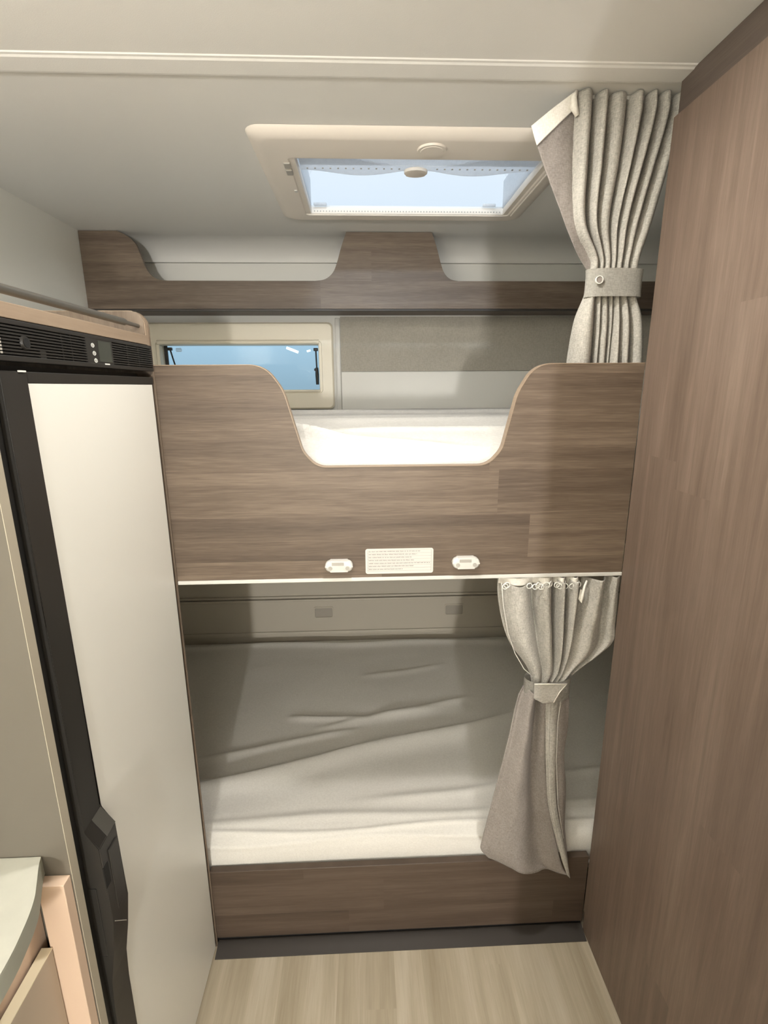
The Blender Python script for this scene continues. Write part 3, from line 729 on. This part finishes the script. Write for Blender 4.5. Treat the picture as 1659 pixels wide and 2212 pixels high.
# --- upper curtain, hanging from the ceiling behind the wardrobe edge
uc = thing('curtain', 'tall grey linen curtain gathered by a snapped band, hanging from the ceiling', 'curtain', (.51, 1.10, 1.45), group='bunk curtains')
T = 1.9775
b0 = [.406, .446, .474, .512, .541, .566, .594, .624]
b1 = [.408, .447, .473, .508, .528, .551, .576, .606]
b2 = [.417, .452, .471, .499, .513, .533, .556, .585]
b3 = [.463, .481, .492, .507, .517, .530, .546, .566]
b4 = [.461, .481, .492, .507, .517, .530, .547, .566]
b5 = [.446, .486, .495, .513, .520, .536, .561, .590]
b6 = [.440, .489, .497, .516, .521, .544, .566, .602]
rows = [(0, T, T, b0, .017, 1.096), (.1, 1.945, 1.945, b0, .019, 1.096), (.35, 1.86, 1.86, b1, .020, 1.097), (.65, 1.76, 1.76, b2, .017, 1.097), (.90, 1.69, 1.69, b3, .009, 1.094), (1.0, 1.660, 1.660, b4, .006, 1.094),
        (1.1, 1.63, 1.63, b4, .008, 1.094), (1.35, 1.57, 1.57, b5, .014, 1.0965), (1.6, 1.47, 1.47, b6, .017, 1.099), (1.75, 1.40, 1.40, b6, .014, 1.0995)]
bm, G = drape(rows, 7, nv=130, nc=20, seed=1.0, over=.28); thick(bm)
obj('fabric', bm, 'curtain', uc, smooth=True)
# turned-back left flap whose header droops
rows = [(0, (.3255, 1.083, 1.915), (.410, 1.096, 1.978)), (.18, (.347, 1.085, 1.868), (.414, 1.098, 1.93)), (.5, (.387, 1.088, 1.790), (.425, 1.100, 1.83)), (.8, (.428, 1.090, 1.712), (.452, 1.098, 1.73)), (1, (.461, 1.094, 1.668), (.474, 1.096, 1.668))]
bm = sheet(rows, 60, 24, bulge=lambda u, v: -.006*math.sin(PI*u)*(1-v), seed=3); thick(bm)
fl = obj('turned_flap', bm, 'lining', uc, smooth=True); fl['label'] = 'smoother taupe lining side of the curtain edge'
bm = sheet([(0, (.3235, 1.0815, 1.918), (.409, 1.0938, 1.982)), (.45, (.329, 1.0812, 1.903), (.411, 1.0938, 1.970)), (1, (.3365, 1.0818, 1.886), (.4115, 1.0942, 1.955))], 14, 24, bulge=lambda u, v: -.006*math.sin(PI*u)-.0012, seed=3, crisp=.001); thick(bm)
o = obj('header_tape', bm, 'tape', uc, smooth=True); o['label'] = 'cream header tape'
bm = bmesh.new(); tube(bm, [(.408, 1.088, 1.978), (.402, 1.084, 1.967), (.403, 1.083, 1.951), (.411, 1.084, 1.937)], [.003, .0055, .007, .004], 10); obj('tape_loop', bm, 'tape', uc, smooth=True)
# band
def band(cx, cy, rx, ry, zf, h, tilt=0, n=64, sag=0):
    bm = bmesh.new(); R = []
    for i in range(n):
        a = 2*PI*i/n; ca, sa = math.cos(a), math.sin(a)
        k = (abs(ca)**2.6+abs(sa)**2.6)**(-1/2.6)
        x = cx+rx*ca*k; y = cy+ry*sa*k; dz = tilt*ca-sag*max(0, -sa)**2
        R.append([bm.verts.new((x+ca*(.001 if j in (0, 4) else 0), y+sa*(.001 if j in (0, 4) else 0)*(1), zf+dz+h*j/4)) for j in range(5)])
    for i in range(n):
        A, B = R[i], R[(i+1) % n]
        for j in range(4): bm.faces.new((A[j], B[j], B[j+1], A[j+1]))
    bmesh.ops.solidify(bm, geom=bm.faces[:], thickness=.0022)
    return bm
tb = obj('tieback', band(.5155, 1.0945, .0575, .0185, 1.6205, .0525), 'band', uc, smooth=True, sharp=60)
bm = bmesh.new(); ringprism(bm, [(.476+.0078*math.cos(a*PI/12), 1.6505+.0078*math.sin(a*PI/12)) for a in range(24)], [(.476+.0062*math.cos(a*PI/12), 1.6505+.0062*math.sin(a*PI/12)) for a in range(24)], 1, 1.0715, 1.0755)
sb = obj('snap_button', bm, 'ring', tb); obj('snap_centre', cyl(bmesh.new(), (.476, 1.0728, 1.6505), (.476, 1.0755, 1.6505), .0061, 24), 'lining', tb)
rl = obj('curtain_rail', bx(.404, .66, 1.100, 1.106, 1.9725, 1.9795, bev=.001), 'white'); tag(rl, 'white ceiling rail above the upper curtain', 'curtain rail')
rl2 = obj('curtain_rail', bx(.29, .5745, 1.0725, 1.0745, 1.020, 1.0325, bev=.001), 'white'); tag(rl2, 'thin white rail under the bunk edge above the lower curtain', 'curtain rail')

# --- lower curtain, under the upper bunk's edge, falling over the bed board
lc = thing('curtain', 'short grey curtain with loose hooks and a slanted band, hanging at the lower bunk entry', 'curtain', (.42, 1.04, .24), group='bunk curtains')
b0 = [.303, .384, .428, .456, .488]
b1 = [.309, .388, .431, .455, .484]
b2 = [.331, .399, .435, .453, .473]
b3 = [.377, .409, .434, .446, .457]
b4 = [.383, .406, .424, .434, .446]
rows = [(0, 1.020, 1.020, b0, .024, 1.062), (.25, .955, .955, b1, .024, 1.057), (.6, .87, .87, b2, .019, 1.046), (.92, .800, .800, b3, .008, 1.033), (1.0, .770, .775, b4, .005, 1.031), (1.05, .745, .75, b4, .005, 1.031)]
bm, G = drape([(0, 1.0275, 1.0275, b0, .012, 1.060), (1, 1.008, 1.008, b0, .012, 1.060)], 4, nv=6, nc=30, seed=4.0, over=.2); thick(bm); obj('header_tape', bm, 'tape', lc, smooth=True)
bm, G = drape(rows, 4, nv=70, nc=30, seed=4.0, over=.2)
# the header sags between hooks
for j, v in enumerate(G[0]):
    pass
for i, row in enumerate(G[:16]):
    for j, v in enumerate(row):
        x = v.co.x; s = (.010*max(0, 1-((x-.342)/.034)**2)+.008*max(0, 1-((x-.405)/.016)**2))*(1-i/16)
        v.co.z -= s
thick(bm); obj('fabric', bm, 'curtain', lc, smooth=True)
# right sweep pulled towards the wardrobe
rows = [(0, (.497, 1.050, 1.022), (.574, 1.0515, 1.028)), (.25, (.487, 1.047, .950), (.5745, 1.050, .962)), (.5, (.474, 1.041, .885), (.575, 1.049, .905)), (.72, (.458, 1.036, .830), (.5695, 1.045, .862)), (.88, (.447, 1.033, .795), (.510, 1.038, .815)), (1, (.436, 1.031, .765), (.458, 1.032, .775))]
bm = sheet(rows, 60, 40, bulge=lambda u, v: .022*math.exp(-((u-.02)/.12)**2)*(1-v*.5)-.018*math.exp(-((u-.38)/.17)**2)*(1-v*.6)+.022*math.exp(-((u-.68-.1*v)/.10)**2)*(1-v*.5)-.010*math.exp(-((u-.85)/.10)**2)*(1-v*.5), seed=6); thick(bm)
obj('side_sweep', bm, 'curtain', lc, smooth=True)
bm = bmesh.new(); tube(bm, [(.497, 1.046, 1.020), (.490, 1.040, 1.008), (.486, 1.038, .985), (.484, 1.038, .972), (.480, 1.039, .980), (.484, 1.043, 1.0)], [.002, .003, .0035, .004, .003, .002], 8)
o = obj('tape_end', bm, 'tape', lc, smooth=True); o['label'] = 'loose cream tape end'
# piping along the left edge
def cord(pts, r, name, mat, parent):
    bm = bmesh.new(); tube(bm, [Vector(p) for p in pts], r, 8); return obj(name, bm, mat, parent, smooth=True)
cord([(.304, 1.049, 1.018), (.310, 1.045, .965), (.322, 1.040, .900), (.340, 1.035, .850), (.362, 1.030, .812), (.382, 1.026, .795)], .0010, 'edge_seam', 'band', lc)
# lower fall: left wing, centre pleat, right wing
def wing(name, rows, bul, seed, mat): 
    bm = sheet(rows, 70, 40, bulge=bul, seed=seed, crisp=.0012); thick(bm); return obj(name, bm, mat, lc, smooth=True)
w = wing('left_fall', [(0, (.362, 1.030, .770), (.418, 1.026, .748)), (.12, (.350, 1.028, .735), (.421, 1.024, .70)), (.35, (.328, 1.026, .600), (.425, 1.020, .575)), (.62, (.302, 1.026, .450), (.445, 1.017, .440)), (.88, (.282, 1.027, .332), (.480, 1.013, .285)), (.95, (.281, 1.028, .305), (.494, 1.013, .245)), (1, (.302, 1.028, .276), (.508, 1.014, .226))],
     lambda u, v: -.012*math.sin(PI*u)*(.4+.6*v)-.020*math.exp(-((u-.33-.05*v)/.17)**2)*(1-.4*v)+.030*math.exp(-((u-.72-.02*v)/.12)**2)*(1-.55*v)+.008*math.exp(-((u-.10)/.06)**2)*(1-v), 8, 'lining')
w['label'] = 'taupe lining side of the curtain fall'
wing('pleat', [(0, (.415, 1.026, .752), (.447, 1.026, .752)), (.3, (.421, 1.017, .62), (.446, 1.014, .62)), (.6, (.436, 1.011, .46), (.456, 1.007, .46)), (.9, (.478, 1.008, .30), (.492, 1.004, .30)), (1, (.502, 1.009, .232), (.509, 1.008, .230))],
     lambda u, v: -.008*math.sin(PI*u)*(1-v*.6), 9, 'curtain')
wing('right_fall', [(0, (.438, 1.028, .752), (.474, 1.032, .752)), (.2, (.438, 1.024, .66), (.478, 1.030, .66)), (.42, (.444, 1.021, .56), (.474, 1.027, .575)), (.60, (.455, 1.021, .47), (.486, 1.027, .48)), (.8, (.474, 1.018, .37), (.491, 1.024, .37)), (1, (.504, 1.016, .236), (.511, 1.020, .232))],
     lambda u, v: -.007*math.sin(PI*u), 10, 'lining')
cord([(.4215, 1.016, .74), (.4255, 1.010, .62), (.440, 1.004, .46), (.463, 1.001, .36), (.493, 1.001, .262), (.508, 1.006, .228)], .0008, 'edge_seam', 'band', lc)
cord([(.449, 1.016, .748), (.444, 1.012, .68), (.446, 1.006, .58), (.457, 1.000, .46), (.478, .999, .36)], .0008, 'edge_seam', 'band', lc)
# slanted band
bm = bmesh.new(); R = []
n = 60
for i in range(n):
    a = 2*PI*i/n; ca, sa = math.cos(a), math.sin(a); k = (abs(ca)**2.4+abs(sa)**2.4)**(-1/2.4)
    x = .4185+.054*ca*k; y = 1.031+.022*sa*k
    s = max(0, -sa); zt_ = .794+.002*ca-.006*s; zb_ = .748-.004*ca-.012*s*(1-abs(ca)*.5)
    R.append([bm.verts.new((x, y, lerp(zb_, zt_, j/4))) for j in range(5)])
for i in range(n):
    A, B = R[i], R[(i+1) % n]
    for j in range(4): bm.faces.new((A[j], B[j], B[j+1], A[j+1]))
bmesh.ops.solidify(bm, geom=bm.faces[:], thickness=.002)
tb2 = obj('tieback', bm, 'curtain', lc, smooth=True, sharp=60)
bm = bmesh.new(); prism(bm, [(.3795, .789), (.4545, .7865), (.4395, .7675), (.4270, .7395), (.402, .7375), (.3800, .751)], 1, 1.0052, 1.0078, bev=.0006)
obj('band_overlap', bm, 'curtain', tb2); 
cord([(.379, 1.0045, .7885), (.4545, 1.0045, .7865), (.4395, 1.0045, .767), (.427, 1.0045, .7395)], .0011, 'band_seam', 'tape', tb2)
# hooks
random.seed(11)
for x in (.311, .315, .366, .379, .385, .392, .398, .406, .414, .428, .434, .440, .447, .463, .470, .477):
    bm = bmesh.new(); zc = 1.012+random.uniform(-.004, .003); r = .0062; tl = random.uniform(-.8, .8)
    tube(bm, [(x+r*math.cos(a*PI/8)*math.cos(tl), 1.043+r*math.cos(a*PI/8)*math.sin(tl), zc+r*math.sin(a*PI/8)) for a in range(17)], .0011, 6, caps=False)
    obj('hook', bm, 'ring', lc, smooth=True)

# unseen shelf added behind the camera to carry the upward fill light
ls = thing('fill_light_shelf', 'added narrow wall shelf with unseen upward fill light behind the camera', 'shelf', (-.76, -.55, 1.575))
obj('shelf_board', bx(XL+.001, -.54, -1.26, .16, 1.575, 1.60), 'white', ls)
obj('fill_light_strip', bx(-.845, -.555, -1.245, .145, 1.6005, 1.608), 'lamp', ls)
